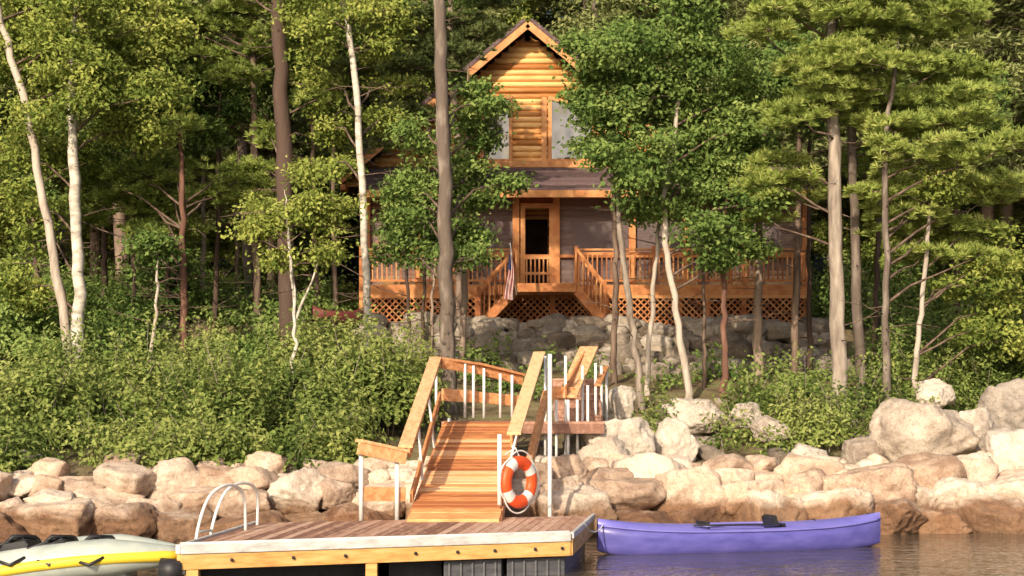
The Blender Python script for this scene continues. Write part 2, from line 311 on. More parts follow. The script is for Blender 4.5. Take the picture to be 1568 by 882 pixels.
# ------------------------------------------------------------------ log cabin
cab=empty('log_cabin')
dF=44.6; zf=5.20; x0=X(550,dF); x1=X(1240,dF)
mb=MB()
box(mb,x0,x1,dF,48,zf-.04,zf,0); box(mb,x0,x1,dF-.04,dF-.002,zf-.26,zf+.02,0,.6)
lx,rx=X(790,43.5),X(882,43.5)
box(mb,lx,rx,43.5,dF-.05,zf-.06,zf-.015,0); box(mb,lx,rx,43.46,43.498,zf-.24,zf-.02,0,.5)
for sx,ex,ezp in ((lx,X(733,43.6),502),(rx,X(926,43.6),494)):
    ez=Z(ezp,43.6)
    for yy in (43.55,44.4): beam(mb,(sx,yy,zf-.16),(ex,yy,ez),.05,.24,0,.5)
    for k in range(6):
        u=(k+.7)/6; cx=sx+(ex-sx)*u; cz=zf-.1+(ez-zf)*u; box(mb,cx-.14,cx+.14,43.58,44.38,cz+.03,cz+.07,0)
    for yy in (43.55,44.4):
        beam(mb,(sx,yy,zf+.88),(ex,yy,ez+.98),.06,.07,0,.6)
        for k in range(8):
            u=k/7; cx=sx+(ex-sx)*u; cz=zf-.1+(ez-zf)*u; box(mb,cx-.018,cx+.018,yy-.017,yy+.017,cz,cz+.95,0)
        box(mb,ex-.045,ex+.045,yy-.045,yy+.045,ez-.2,ez+1.05,0)
for xx in np.linspace(x0+.05,x1-.05,8):
    box(mb,xx-.06,xx+.06,dF+.05,dF+.17,3.7,zf-.05,0,.4)
mb.build('deck',['wood_trim'],cab)
mb=MB()
for a,b in ((x0,lx),(rx,x1)):
    box(mb,a,b,dF-.01,dF+.09,6.12,6.17,0,.7); box(mb,a,b,dF+.02,dF+.06,zf+.1,zf+.16,0,.5); box(mb,a,b,dF+.02,dF+.06,6.0,6.08,0,.5)
    for xx in np.arange(a+.1,b-.05,.125): box(mb,xx-.018,xx+.018,dF+.022,dF+.058,zf+.14,6.01,0)
    nn=max(2,int((b-a)/1.9)+1)
    for xx in np.linspace(a+.05,b-.05,nn): box(mb,xx-.05,xx+.05,dF-.012,dF+.088,zf-.2,6.24,0,.4)
mb.build('deck_railing',['wood_trim'],cab)
def lattice(mb,a,b,z0,z1,y,sp=.17,w=.036):
    H=z1-z0
    for sg in (1,-1):
        s=a-H
        while s<b+H:
            t0,t1=0.,1.
            ta=(a-s)/H; tb_=(b-s)/H
            t0=max(t0,ta); t1=min(t1,tb_)
            if t1>t0+.02:
                za=z0+t0*H if sg>0 else z1-t0*H; zb=z0+t1*H if sg>0 else z1-t1*H
                beam(mb,(s+t0*H,y+(.008 if sg>0 else -.008),za),(s+t1*H,y+(.008 if sg>0 else -.008),zb),w,.012,0,None,(0,1,0))
            s+=sp
    for zz in (z0,z1): box(mb,a,b,y-.03,y-.016,zz-.04,zz+.04,0)
    for xx in np.linspace(a,b,max(2,int((b-a)/1.8)+1)): box(mb,xx-.045,xx+.045,y-.032,y-.017,z0-.05,z1+.05,0)
mb=MB(); lattice(mb,x0+.05,X(730,dF),4.0,zf-.3,dF-.02); lattice(mb,X(930,dF),x1-.05,4.1,zf-.3,dF-.02); lattice(mb,X(730,dF)+.1,X(930,dF)-.1,4.15,zf-.3,dF+.1)
mb.build('lattice_skirt',['wood_trim'],cab)
mb=MB(); box(mb,x0+.1,x1-.1,dF+.5,dF+.55,3.4,zf-.1); mb.build('underdeck_shade_sheet',['dark'],cab)  # near-black sheet behind the lattice, its colour stands in for under-deck shade
dS=46.0; mb=MB(); posts=[563,640,715,790,852,968,1050,1140,1232]; zt=Z(298,dS)
for k,p in enumerate(posts):
    xx=X(p,dS); w=.09 if p in(790,852,968) else .065; box(mb,xx-w,xx+w,dS-.07,dS+.07,zf,zt,0,.7)
box(mb,X(556,dS),X(1240,dS),dS-.09,dS+.09,zt,zt+.16,0,.7); box(mb,X(566,dS),X(1230,dS),dS-.04,dS+.04,zf+.85,zf+.93,0,.5)
xa,xb=X(803,dS),X(842,dS)
for a,b,c,dd_ in ((X(792,dS)+.09,xa+.02,zf,zt-.3),(xb-.02,X(852,dS)-.09,zf,zt-.3)): box(mb,a,b,dS-.05,dS-.005,c,dd_,0,.8)
box(mb,X(792,dS)+.09,X(852,dS)-.09,dS-.06,dS-.006,zt-.36,zt-.24,0,.8)
for xx in np.linspace(xa+.06,xb-.06,6): box(mb,xx-.02,xx+.02,dS-.045,dS-.01,zf+.08,zf+.82,0,.8)
for zz in (zf+.04,zf+.42,zf+.84): box(mb,xa,xb,dS-.055,dS-.012,zz-.035,zz+.035,0,.8)
mb.build('porch_frame',['wood_trim'],cab)
mb=MB(); xr=X(1238,dS); box(mb,X(560,dS),X(792,dS),dS+.075,dS+.08,zf,zt); box(mb,X(852,dS),xr,dS+.075,dS+.08,zf,zt); mb.build('porch_screens',['screen'],cab)
mb=MB(); ze=Z(293,45.2); zr=Z(257,48); xa_,xb_=X(550,45.2),X(1245,45.2); nsl=9
for k in range(nsl):
    u0,u1=k/nsl,(k+1)/nsl; y_0=45.15+(47.95-45.15)*u0; y_1=45.15+(47.95-45.15)*u1; z_0=ze+(zr-ze)*u0; z_1=ze+(zr-ze)*u1
    beam(mb,((xa_+xb_)/2,y_0-.02,z_0+.02),((xa_+xb_)/2,y_1,z_1+.0),xb_-xa_,.03,0,None)
mb.build('porch_roof',['shingle'],cab)
mb=MB(); box(mb,xa_,xb_,45.08,45.12,ze-.17,ze+.02,0,.8); box(mb,xa_,xb_,45.12,48,ze-.08,ze-.05,0,.3)
box(mb,X(716,47.9),X(925,47.9),47.75,47.9,zr-.02,zr+.16,0,.8)
ax=0.44; az=12.66; sl=.83; yw=48.0; zb=8.3
def gw(z): return (az-.12-z)/sl
for sg in (-1,1):
    e=np.array([ax+sg*5.25,0,az-5.25*sl]); a=np.array([ax,0,az])
    beam(mb,(a[0],47.25,a[2]),(e[0],47.25,e[2]),.05,.22,0,.8)
    for u in (.0,.33,.66,.98):
        q=a+(e-a)*u; box(mb,q[0]-.07,q[0]+.07,47.28,48,q[2]-.34,q[2]-.18,0,.6)
mb.build('trim_and_fascia',['wood_trim'],cab)
mb=MB()
for sg in (-1,1):
    e=np.array([ax+sg*5.3,0,az-5.3*sl]); a=np.array([ax,0,az])
    c=(a+e)/2; t=nrm(e-a); nn=np.array([-t[2]*sg,0,t[0]*sg]); nn=nn if nn[2]>0 else -nn
    obox(mb,c+np.array([0,52.3,0])+nn*.14,(e-a)/2,(0,5.1,0),nn*.05,0,.4)
mb.build('gable_roof',['shingle'],cab)
wins=[(X(738,48),X(782,48)),(X(842,48),X(908,48))]; wz0=Z(246,48)
def wtop(x): return min(Z(150,48),az-.75-abs(x-ax)*sl*1.0)
mb=MB(); z=zb
while z<az-.3:
    w=gw(z); segs=[(ax-w,ax+w)]
    for a,b in wins:
        if z>wz0-.05 and z<max(wtop(a),wtop(b)):
            ns=[]
            for s in segs:
                if s[0]<a and s[1]>b: ns+= [(s[0],a),(b,s[1])]
                elif s[1]<a or s[0]>b: ns.append(s)
                elif s[0]<a: ns.append((s[0],a))
                elif s[1]>b: ns.append((b,s[1]))
            segs=ns
    for a,b in segs:
        if b-a>.1: tube(mb,[(a,yw,z),((a+b)/2,yw,z+rng.normal(0,.006)),(b,yw,z)],.088+rng.uniform(-.006,.006),10,0,rng.random())
    z+=.165
z=zf+.1
while z<zb: tube(mb,[(X(560,48),yw+.3,z),(X(1235,48),yw+.3,z)],.09,8,0,rng.random()); z+=.17
mb.build('log_walls',['log'],cab)
mb=MB(); mb.add([(ax-gw(zb),yw+.02,zb),(ax+gw(zb),yw+.02,zb),(ax,yw+.02,az-.12)],[[0,1,2]]); 
for xx in (X(560,48),X(1070,48)): box(mb,xx,xx+.1,48.02,57,4,zb+.2)
box(mb,X(560,48),X(1235,48),48.42,48.5,4,zb)
mb.build('wall_core',['log'],cab)
mb=MB(); mg=MB()
for a,b in wins:
    ta,tb2=wtop(a),wtop(b)
    mg.add([(a,yw-.03,wz0),(b,yw-.03,wz0),(b,yw-.03,tb2),(a,yw-.03,ta)],[[0,1,2,3]])
    beam(mb,(a,yw-.07,wz0-.06),(a,yw-.07,ta),.10,.1,0,.8,(0,1,0)); beam(mb,(b,yw-.07,wz0-.06),(b,yw-.07,tb2),.10,.1,0,.8,(0,1,0))
    beam(mb,(a-.05,yw-.075,ta),(b+.05,yw-.075,tb2),.10,.1,0,.8,(0,1,0)); beam(mb,(a-.05,yw-.075,wz0-.02),(b+.05,yw-.075,wz0-.02),.1,.1,0,.8,(0,1,0))
beam(mb,(X(833,48),yw-.1,wz0-.1),(X(833,48),yw-.1,Z(150,48)),.14,.06,0,.9,(0,1,0))
for px0,px1 in ((590,640),(700,760),(880,945),(1010,1070),(1130,1190)):
    a,b=X(px0,48.2),X(px1,48.2); mg.add([(a,48.16,zf+.9),(b,48.16,zf+.9),(b,48.16,zf+2.0),(a,48.16,zf+2.0)],[[0,1,2,3]])
    for q0,q1,q2,q3 in ((a-.08,a,zf+.82,zf+2.08),(b,b+.08,zf+.82,zf+2.08),(a,b,zf+.82,zf+.9),(a,b,zf+2.0,zf+2.08)): box(mb,q0,q1,48.1,48.17,q2,q3,0,.7)
mb.build('window_frames',['wood_trim'],cab); mg.build('windows',['glass'],cab)
mb=MB(); box(mb,xa+.02,xb-.02,48.1,48.15,zf,zf+2.1); mb.build('inner_door',['dark'],cab)
mb=MB()
for px in (735,905):
    cx=X(px,46.9); box(mb,cx-.28,cx+.28,46.7,47.2,zf+.42,zf+.46); box(mb,cx-.28,cx+.28,47.18,47.22,zf+.5,zf+1.05)
    for sx in (-.25,.25):
        for sy in (46.73,47.17): box(mb,cx+sx-.025,cx+sx+.025,sy-.025,sy+.025,zf,zf+.42)
mb.build('porch_chairs',['dark'],cab)
fl=empty('flag'); mb=MB(); p0=P(791,452,43.4); p1=P(781,372,43.3); tube(mb,[p0,p1],.014,6); mb.build('flag_pole',['white'],fl)
mb=MB(); nu,nv=26,14; U,Vv=np.meshgrid(np.linspace(0,1,nu),np.linspace(0,1,nv),indexing='ij')
top=P(781,388,43.28); L=1.15
fx=top[0]+(Vv-.5)*(.08+.18*U)+.03*np.sin(U*5); fy=top[1]+.06*np.sin(Vv*17+U*3); fz=top[2]-U*L-.05*Vv
ii=(np.arange(nu-1)[:,None]*nv+np.arange(nv-1)[None,:]); ff=np.stack([ii,ii+1,ii+nv+1,ii+nv],-1)
Vt=np.stack([fx,fy,fz],-1).reshape(-1,3)
for a in range(nu-1):
    for b in range(nv-1):
        mt=2 if (a<9 and b<7) else (b%2)
        mb.q.append((ff[a,b][None]+mb.n,np.array([mt]),np.array([.5]),np.array([True])))
mb.v.append(Vt); mb.n+=len(Vt); mb.build('cloth',['red','white','blue'],fl)
def hull(mb,A,B,w,z0,zs,rise,n=28,m=14,matd=1,cock=None,dome=.05,pw=.6,deck=0):
    A=np.asarray(A,float);B=np.asarray(B,float); t=nrm(B-A); s=np.array([t[1],-t[0],0]); V=[]
    for i in range(n):
        u=i/(n-1); e=abs(2*u-1); hw=w*max(0.012,(1-e**2.2))**pw; zk=z0+rise*e**5; zsh=zs+rise*.75*e**3; c=A+(B-A)*u
        h=zsh-zk
        for k in range(m):
            a=math.pi*k/(m-1); x=-math.cos(a); V.append(c+s*hw*np.sign(x)*abs(x)**.75+np.array([0,0,zsh-h*max(0,math.sin(a))**.65-c[2]]))
        ce=1.0
        if cock:
            mc=(cock[0]+cock[1])/2; hc=(cock[1]-cock[0])/2; ce=math.sqrt(max(0,1-((u-mc)/hc)**2))
        for k in range(m):
            q=1-2*k/(m-1); zz=zsh+dome*(1-q*q)
            if cock and cock[0]<u<cock[1] and abs(q)<.74: zz=zsh-h*.7
            V.append(c+s*hw*q+np.array([0,0,zz-c[2]]))
    R=2*m; F4=[];mt=[]
    for i in range(n-1):
        for k in range(R):
            k2=(k+1)%R; F4.append([i*R+k,(i+1)*R+k,(i+1)*R+k2,i*R+k2])
            u=(i+.5)/(n-1); mm=0
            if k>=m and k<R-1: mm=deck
            if k>=m and cock and cock[0]<u<cock[1]:
                q=1-2*(k-m+.5)/(m-1)
                if abs(q)<.72: mm=matd
            mt.append(mm)
    F4=np.array(F4); mt=np.array(mt); b=mb.n
    mb.v.append(np.array(V)); mb.n+=len(V); mb.q.append((F4+b,mt,np.full(len(F4),.5),np.full(len(F4),True)))
mb=MB(); a=P(478,482,41.5); b=P(556,470,42.5); hull(mb,(a[0],a[1],0),(b[0],b[1],0),.32,4.05,4.35,.15); mb.build('canoe',['canoe_red','black'])
# ------------------------------------------------------------------ dock
dock=empty('wooden_dock'); zt_=.5
FL,FR,BR,BL=[Q(a,b,zt_) for a,b in ((276,838),(872,819),(906,789),(395,801))]
def DB(u,v,z=0): return (FL*(1-u)+FR*u)*(1-v)+(BL*(1-u)+BR*u)*v+np.array([0,0,z])
mb=MB(); nb=36
for k in range(nb):
    u0,u1=(k+.03)/nb,(k+.97)/nb; dz=rng.uniform(-.003,.003)
    V=[DB(u0,0,-.04),DB(u1,0,-.04),DB(u1,1,-.04),DB(u0,1,-.04),DB(u0,0,dz),DB(u1,0,dz),DB(u1,1,dz),DB(u0,1,dz)]
    mb.add(V,BF,0,rng.random())
mb.build('deck_boards',['deck_wood'],dock,.004)
mb=MB()
def edge(a,b,off,z0,z1,w,mat=0,tint=.5):
    t=nrm(b-a); s=np.array([t[1],-t[0],0]); c=(a+b)/2+s*(off); c[2]=(z0+z1)/2
    obox(mb,c,(b-a)/2,s*w/2,(0,0,(z1-z0)/2),mat,tint)
edge(FL,FR,.03,.42,.535,.06,0); edge(FR,BR,.03,.45,.53,.055,0); edge(BL,FL,.03,.42,.53,.055,0)
tube(mb,[DB(0,0,.03)+[0,-.01,0],DB(1,0,.03)+[0,-.01,0]],.028,8,0,.9)
mb.build('edge_bumper',['vinyl'],dock,.015)
mb=MB(); edge(FL,FR,.02,.24,.415,.045,0,.6); edge(FR,BR,.02,.24,.445,.045,0,.5); edge(BL,FL,.02,.22,.415,.045,0,.5); edge(BR,BL,.02,.24,.45,.045,0,.5)
for u in (.47,.03): 
    q=DB(u,0); box(mb,q[0]-.07,q[0]+.07,q[1]-.05,q[1]+.1,-.6,.235,0,.4)
mb.build('fascia',['dock_fascia'],dock,.006)
mb=MB()
for u in (.12,.27,.4,.58,.69,.79,.9,.975):
    q=DB(u,0); t=nrm(FR-FL); s=np.array([t[1],-t[0],0]); c=q+s*.045; c[2]=.34; tube(mb,[c,c+s*.03],[.024,.02],8)
q=DB(.27,0); box(mb,q[0]-.1,q[0]-.06,q[1]-.07,q[1]-.04,.28,.38)
for u0,u1,v0,v1 in ((.0,.45,.15,.9),(.5,.64,.1,.9)):
    V=[DB(u0,v0,-.62),DB(u1,v0,-.62),DB(u1,v1,-.62),DB(u0,v1,-.62),DB(u0,v0,-.3),DB(u1,v0,-.3),DB(u1,v1,-.3),DB(u0,v1,-.3)]; mb.add(V,BF,0,.5)
mb.build('bolts_and_floats',['black'],dock,.01)
mb=MB()
for u0,u1 in ((.655,.81),(.825,.985)):
    V=[DB(u0,.02,-.62),DB(u1,.02,-.62),DB(u1,.9,-.62),DB(u0,.9,-.62),DB(u0,.02,-.28),DB(u1,.02,-.28),DB(u1,.9,-.28),DB(u0,.9,-.28)]; mb.add(V,BF,0,.5)
    for k in range(5):
        u=u0+(u1-u0)*(k+.5)/5; a=DB(u,.015,-.6); b=DB(u,.015,-.3); beam(mb,a,b,.03,.02,0,.7,(0,1,0))
mb.build('grey_floats',['greyfloat'],dock,.02)
lad=empty('swim_ladder'); mb=MB()
def hoop(pix,ds):
    pts=[P(a,b,d) for (a,b),d in zip(pix,ds)]
    pts=np.array(pts); out=[]
    for k in range(len(pts)-1):
        p0=pts[max(k-1,0)];p1=pts[k];p2=pts[k+1];p3=pts[min(k+2,len(pts)-1)]
        for t in np.linspace(0,1,8,endpoint=False): out.append(.5*((2*p1)+(-p0+p2)*t+(2*p0-5*p1+4*p2-p3)*t*t+(-p0+3*p1-3*p2+p3)*t**3))
    out.append(pts[-1]); return out
h1=hoop([(296,880),(302,815),(318,765),(340,745),(362,745),(374,765),(376,813)],[21.0,21.1,21.3,21.5,21.8,22.0,22.1])
h2=hoop([(318,876),(324,812),(340,762),(360,742),(384,742),(394,760),(394,805)],[21.9,22.0,22.2,22.4,22.7,22.9,23.0])
tube(mb,h1,.021,8); tube(mb,h2,.021,8)
for k in (0,4,8): tube(mb,[h1[k],h2[k]],.018,6)
mb.build('ladder_tubes',['white'],lad)
# ------------------------------------------------------------------ gangway
gw_=empty('gangway'); A0=Q(624,796,.53); A1=Q(764,796,.53); 
dT=30.0; zL=1.82; B0=np.array([X(680,dT),dT,zL]); B1=np.array([X(792,dT),dT,zL])
mb=MB(); nb=32
for k in range(nb):
    u0,u1=(k+.06)/nb,(k+.94)/nb; q=lambda s,u,z:(A0*(1-u)+B0*u)*(1-s)+(A1*(1-u)+B1*u)*s+np.array([0,0,z+.0])
    dz=rng.uniform(-.008,.008); e0,e1=rng.uniform(-.012,.012,2)
    V=[q(e0,u0,-.04),q(1+e1,u0,-.04),q(1+e1,u1,-.04),q(e0,u1,-.04),q(e0,u0,dz),q(1+e1,u0,dz),q(1+e1,u1,dz),q(e0,u1,dz)]; mb.add(V,BF,0,rng.random())
mb.build('ramp_boards',['ramp_wood'],gw_,.006)
mb=MB()
for a,b in ((A0,B0),(A1,B1)): beam(mb,a+[0,0,-.14],b+[0,0,-.14],.05,.2)
RL0=P(621,684,24.4);RL1=P(667,548,dT); beam(mb,RL0,RL1,.21,.045,0,.75); 
beam(mb,RL0+[.05,0,-.09],RL1+[.05,0,-.09],.04,.15,0,.3)
ML0=P(630,762,24.5);ML1=P(674,606,dT-.1); beam(mb,ML0,ML1,.045,.16,0,.4)
RR0=P(787,664,25.2);RR1=P(826,540,dT); beam(mb,RR0,RR1,.21,.045,0,.9); beam(mb,RR0+[-.04,0,-.10],RR1+[-.04,0,-.10],.04,.16,0,.5)
beam(mb,P(810,712,25.6),P(836,606,dT),.10,.2,0,.5)
a=P(549,678,23.9); b=P(622,694,24.3); beam(mb,a+[0,0,.03],b+[0,0,.03],.22,.045,0,.7); beam(mb,a+[0,-.09,-.07],b+[0,-.09,-.07],.04,.17,0,.6)
beam(mb,P(551,756,23.9),P(620,757,24.3),.045,.2,0,.5)
C1=P(800,574,31.3); beam(mb,RL1,P(735,558,30.7),.17,.045,0,.5); beam(mb,P(735,558,30.7),C1,.17,.045,0,.4); beam(mb,P(735,567,30.7),P(800,583,31.3),.04,.16,0,.4)
beam(mb,P(676,557,30),P(735,567,30.7),.04,.16,0,.4)
beam(mb,P(677,604,30.1),P(730,608,30.7),.045,.22,0,.6); beam(mb,P(730,608,30.7),P(795,614,31.2),.045,.2,0,.5)
beam(mb,P(868,608,30.3),P(902,532,33.2),.36,.045,0,.7); beam(mb,P(866,600,30.25),P(898,540,33.2),.04,.2,0,.3); beam(mb,P(840,603,30.3),P(880,603,30.6),.04,.24,0,.5)
beam(mb,P(915,590,30.9),P(928,562,33.2),.12,.04,0,.3)
mb.build('handrails',['rail_wood'],gw_,.006)
mb=MB()
xL0,xL1=X(676,dT),X(925,dT)
yy=dT
while yy<31.4: box(mb,xL0,xL1,yy+.004,yy+.136,zL-.05,zL-.008,0); yy+=.14
box(mb,xL0,xL1,dT-.045,dT-.001,zL-.22,zL-.05,0,.1)
for k in range(6):
    y_=31.45+k*.3; box(mb,X(850,31),X(925,31),y_,y_+.28,zL+.05+k*.14,zL+.09+k*.14,0); box(mb,X(850,31),X(925,31),y_+.01,y_+.03,zL-.08+k*.14,zL+.045+k*.14,0,.3)
mb.build('landing_and_steps',['deck_wood'],gw_,.004)
mb=MB()
def post(px,py0,py1,d,r=.028,toground=False):
    a=P(px,py0,d); b=P(px,py1,d)
    if toground: b[2]=min(b[2],max(float(g(b[0],b[1]))-.2,-1.2))
    tube(mb,[b,a],r,10)
post(553,690,800,23.9,.034); post(608,702,797,24.2,.034)
post(765,665,790,24.4,.034); post(842,542,790,26,.034,True); 
for px,y0 in ((712,556),(725,560),(741,564),(766,572),(784,574)): post(px,y0,640,30.4+(px-712)*.008,.026)
for px,y0,d in ((866,545,30.4),(884,612,30.3),(870,612,30.1),(892,560,31.2),(900,590,30.6),(912,556,31.6),(921,560,32.2),(929,566,32.8),(852,612,30.05),(835,545,30.2)): post(px,y0,710,d,.026,True)
post(688,640,700,30.1,.03,True); post(668,556,640,30.0,.026); post(788,648,760,30.0,.03,True)
for u in (.35,.68):
    b=A0*(1-u)+B0*u; tube(mb,[b,RL0*(1-u)+RL1*u],.022,8); b=A1*(1-u)+B1*u; c=RR0*(1-u)+RR1*u; tube(mb,[b,c],.022,8)
mb.build('white_posts',['white'],gw_)
lr=empty('life_ring'); mb=MB(); c=P(795,738,24.25); R=.285; r=.092; na,nm=64,16
yaw=math.radians(50); ux=np.array([math.cos(yaw),math.sin(yaw),0]); uz=np.array([0,0,1.]); un=np.cross(ux,uz)
A=np.linspace(0,2*math.pi,na,endpoint=False); B=np.linspace(0,2*math.pi,nm,endpoint=False); V=[]
for a in A:
    dr=ux*math.cos(a)+uz*math.sin(a)
    for b in B: V.append(c+dr*(R+r*math.cos(b))+un*r*.72*math.sin(b))
for i_ in range(na):
    for j_ in range(nm):
        i2=(i_+1)%na; j2=(j_+1)%nm; ang=(i_+.5)/na*360; w=min(abs((ang-k+180)%360-180) for k in (35,125,215,305))
        mb.q.append((np.array([[i_*nm+j_,i2*nm+j_,i2*nm+j2,i_*nm+j2]]),np.array([1 if w<15 else 0]),np.array([.5]),np.array([True])))
mb.v.append(np.array(V)); mb.n+=len(V)
mb.build('ring',['orange','white'],lr)
mb=MB(); pts=[]
for a in np.linspace(0,2*math.pi,65):
    rr_=R+r+.02+.05*abs(math.sin((a-math.radians(35))*2)); pts.append(c+(ux*math.cos(a)+uz*math.sin(a))*rr_)
tube(mb,pts,.013,6); tube(mb,[c+uz*(R+.08),c+uz*(R+.2)+[-.05,.05,0],c+uz*(R+.1)+[-.2,.1,0]],.013,6)
mb.build('grab_rope',['white'],lr)
# ------------------------------------------------------------------ kayak
ky=empty('kayak'); mb=MB(); A=Q(915,849,0); B=Q(1347,836,0); A[2]=B[2]=0
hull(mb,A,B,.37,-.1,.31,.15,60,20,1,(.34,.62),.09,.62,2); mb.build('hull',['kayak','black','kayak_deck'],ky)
mb=MB(); t=nrm(B-A); s=np.array([t[1],-t[0],0]); L=np.linalg.norm(B-A); pts=[]
for a in np.linspace(0,2*math.pi,49): pts.append(A+t*L*.48+t*math.copysign(abs(math.cos(a))**.7,math.cos(a))*.145*L+s*math.copysign(abs(math.sin(a))**.7,math.sin(a))*.27+np.array([0,0,.375]))
tube(mb,pts,.02,6)
for sg in (-1,1):
    pts=[]
    for u in np.linspace(.01,.99,60):
        e=abs(2*u-1); hw=.37*max(.012,1-e**2.2)**.62; pts.append(A+(B-A)*u+s*sg*(hw+.004)+np.array([0,0,.305+.15*.75*e**3]))
    tube(mb,pts,.016,6)
mb.build('cockpit_coaming',['kayak_deck'],ky)
mb=MB(); c=A+t*L*.36; obox(mb,c+[0,0,.39],s*.18,t*.03,np.array([0,0,.05])); c=A+t*L*.60; obox(mb,c+[0,0,.39],s*.19,t*.03+np.array([0,0,.02]),np.array([0,0,.10])-t*.03)
tube(mb,[A+t*L*.3+s*.28+[0,0,.40],A+t*L*.62+s*.3+[0,0,.39]],.014,6)
for u in (.2,.74,.84): tube(mb,[A+t*L*u+s*.2+[0,0,.37],A+t*L*(u+.02)+[0,0,.43],A+t*L*u-s*.2+[0,0,.37]],.007,5)
for u in (.04,.95): tube(mb,[A+t*L*u+[0,0,.42],A+t*L*u+[0,0,.49],A+t*L*(u+.012)+[0,0,.49],A+t*L*(u+.012)+[0,0,.42]],.01,6)
mb.build('seat_and_handles',['black'],ky,.01)
mb=MB(); q=DB(1,.45); e=A+t*.1+np.array([0,0,.44]); q2=q+[0.05,0,.02]; mid=(q2+e)/2-[0,0,.12]; tube(mb,smoothpath([q2,(q2+mid)/2-[0,0,.04],mid,(mid+e)/2-[0,0,.04],e],9),.010,6); mb.build('mooring_rope',['white'],ky)
# ------------------------------------------------------------------ inflatable boat
ib=empty('inflatable_boat'); mb=MB(); my=MB(); mk=MB()
bow=np.array([-3.86,19.9,.38]); 
for sgn in (1,-1):
    pts=[];rr=[]
    for u in np.linspace(0,1,26):
        x=bow[0]-4.0*u; y=bow[1]+sgn*(.46*min(1,(u*3.0))**.6)+.3*u; z=.38-.17*min(1,u*1.8)**1.2+.05*math.sin(min(u*6,3.14)); pts.append((x,y,z)); rr.append(.10+.12*min(1,u*5))
    tube(mb,pts,rr,16,0,.6)
    if sgn<0:
        q=np.array(pts); R_=np.array(rr); yp=q+np.stack([0*R_,-R_*.85,R_*.0],1); tube(my,yp,.07,8)
        yp=q+np.stack([0*R_,-R_*.1,R_*1.0],1); tube(mk,yp[8:],.012,6)
tube(mb,[bow+[-.6,0,-.22],bow+[-4.2,.25,-.3]],[.25,.3],12,0,.4)
tube(mk,[bow+[-.20,-.30,-.14],bow+[.06,-.30,-.16]],[.14,.13],14)
tube(mb,[bow+[.05,-.30,-.16],bow+[.09,-.30,-.16]],[.05,.04],10)
for xo in (-1.0,-1.45,-1.9,-2.4):
    obox(mk,bow+[xo,0.0,.08],(.18,0,.03),(0,.3,0),(-.05,0,.08)); tube(mk,[bow+[xo+.2,-.4,.14],bow+[xo+.05,-.1,.22],bow+[xo-.25,-.42,.10]],.022,6)
    tube(mk,[bow+[xo-.2,-.1,.1],bow+[xo,-.3,.24],bow+[xo+.15,.1,.2]],.025,6)
    tube(mk,[bow+[xo-.1,-.55,-.02],bow+[xo+.05,-.60,-.06],bow+[xo+.2,-.52,.02]],.02,6)
mb.build('tubes',['rubber'],ib); my.build('stripe',['yellow'],ib); mk.build('seats_and_straps',['black'],ib)
# ------------------------------------------------------------------ hero trees
tree('birch_tree',[(105,545),(88,430),(65,300),(38,160),(0,30),(-20,-60)],37.5,.24,.14,[(40,80,70),(110,40,75),(195,70,65),(60,170,50),(10,10,60),(-30,60,70),(130,-50,80),(30,-70,80),(220,20,50),(150,140,50)],'leaf','bark_grey','leaf_light',.12,.9,.55,14)
tree('maple_tree',[(121,545),(118,400),(112,260),(108,165),(112,40),(118,-40)],37.3,.33,.12,[(150,130,50),(110,100,46),(235,150,44),(185,190,46),(60,215,36),(20,360,34),(8,420,36),(15,300,36),(10,230,46),(30,450,26),(120,20,50),(90,60,44),(130,160,26)],'leaf','bark_birch','leaf_light',.12,.9,.45,8,(.5,1.8),10,2,170)
tree('pine_tree',[(283,515),(282,400),(278,175)],39,.21,.12,[(190,255,55),(240,290,50),(320,290,50),(352,265,38),(180,285,50),(200,335,40),(60,310,45),(230,345,40),(240,235,35),(205,305,45),(380,240,30),(280,190,24),(120,260,50)],'pine','bark_red','needle',.12,1.4,.35,22,(.8,2.2),10,2,232)
tree('pine_tree',[(395,510),(392,300),(390,100),(380,-60)],42,.22,.14,[(250,30,55),(330,45,50),(210,5,50),(370,20,40),(310,90,40),(420,80,40),(370,130,36),(300,-40,60),(440,10,50),(330,190,36),(290,150,40),(470,50,40)],'pine','bark_brown','needle',.12,1.4,.35,18,(-.5,1.2),10,2,140)
tree('pine_tree',[(442,520),(440,400),(437,250),(433,100),(430,-80),(430,-200)],37.5,.45,.26,[(400,-60,60),(480,-70,70),(430,-130,80),(370,-20,40),(490,150,30),(400,200,26)],'pine','bark_brown','needle',.12,1.2,.4,30)
tree('birch_tree',[(566,545),(560,420),(556,300),(548,150),(536,50),(524,-10),(515,-80)],36.5,.18,.11,[(495,60,36),(575,60,34),(480,120,34),(598,110,26),(470,20,40),(590,10,40),(500,180,28),(510,-60,60),(590,170,24),(510,240,26),(540,20,26)],'leaf','bark_birch','leaf_light',.11,.9,.5,18,(.2,1.5),10,2,80)
tree('birch_sapling',[(455,645),(451,560),(452,490),(446,400),(440,330),(436,290)],33,.10,.035,[(400,310,22),(428,345,26),(478,300,24),(500,345,24),(380,355,20),(470,265,16),(420,395,20),(500,385,16),(455,330,18),(520,310,14)],'leaf','bark_birch','leaf_light',.10,1.0,.6,6,(-.2,.6),8,1)
mb=MB(); tube(mb,hoop([(453,490),(462,465),(478,430),(488,395)],[33,33,33,33.1]),np.linspace(.035,.012,25),7); tube(mb,hoop([(452,480),(448,440),(443,400)],[33,32.9,32.8]),np.linspace(.03,.01,17),7); o=mb.build('birch_branch',['bark_birch']); o.parent=bpy.data.objects['birch_sapling']
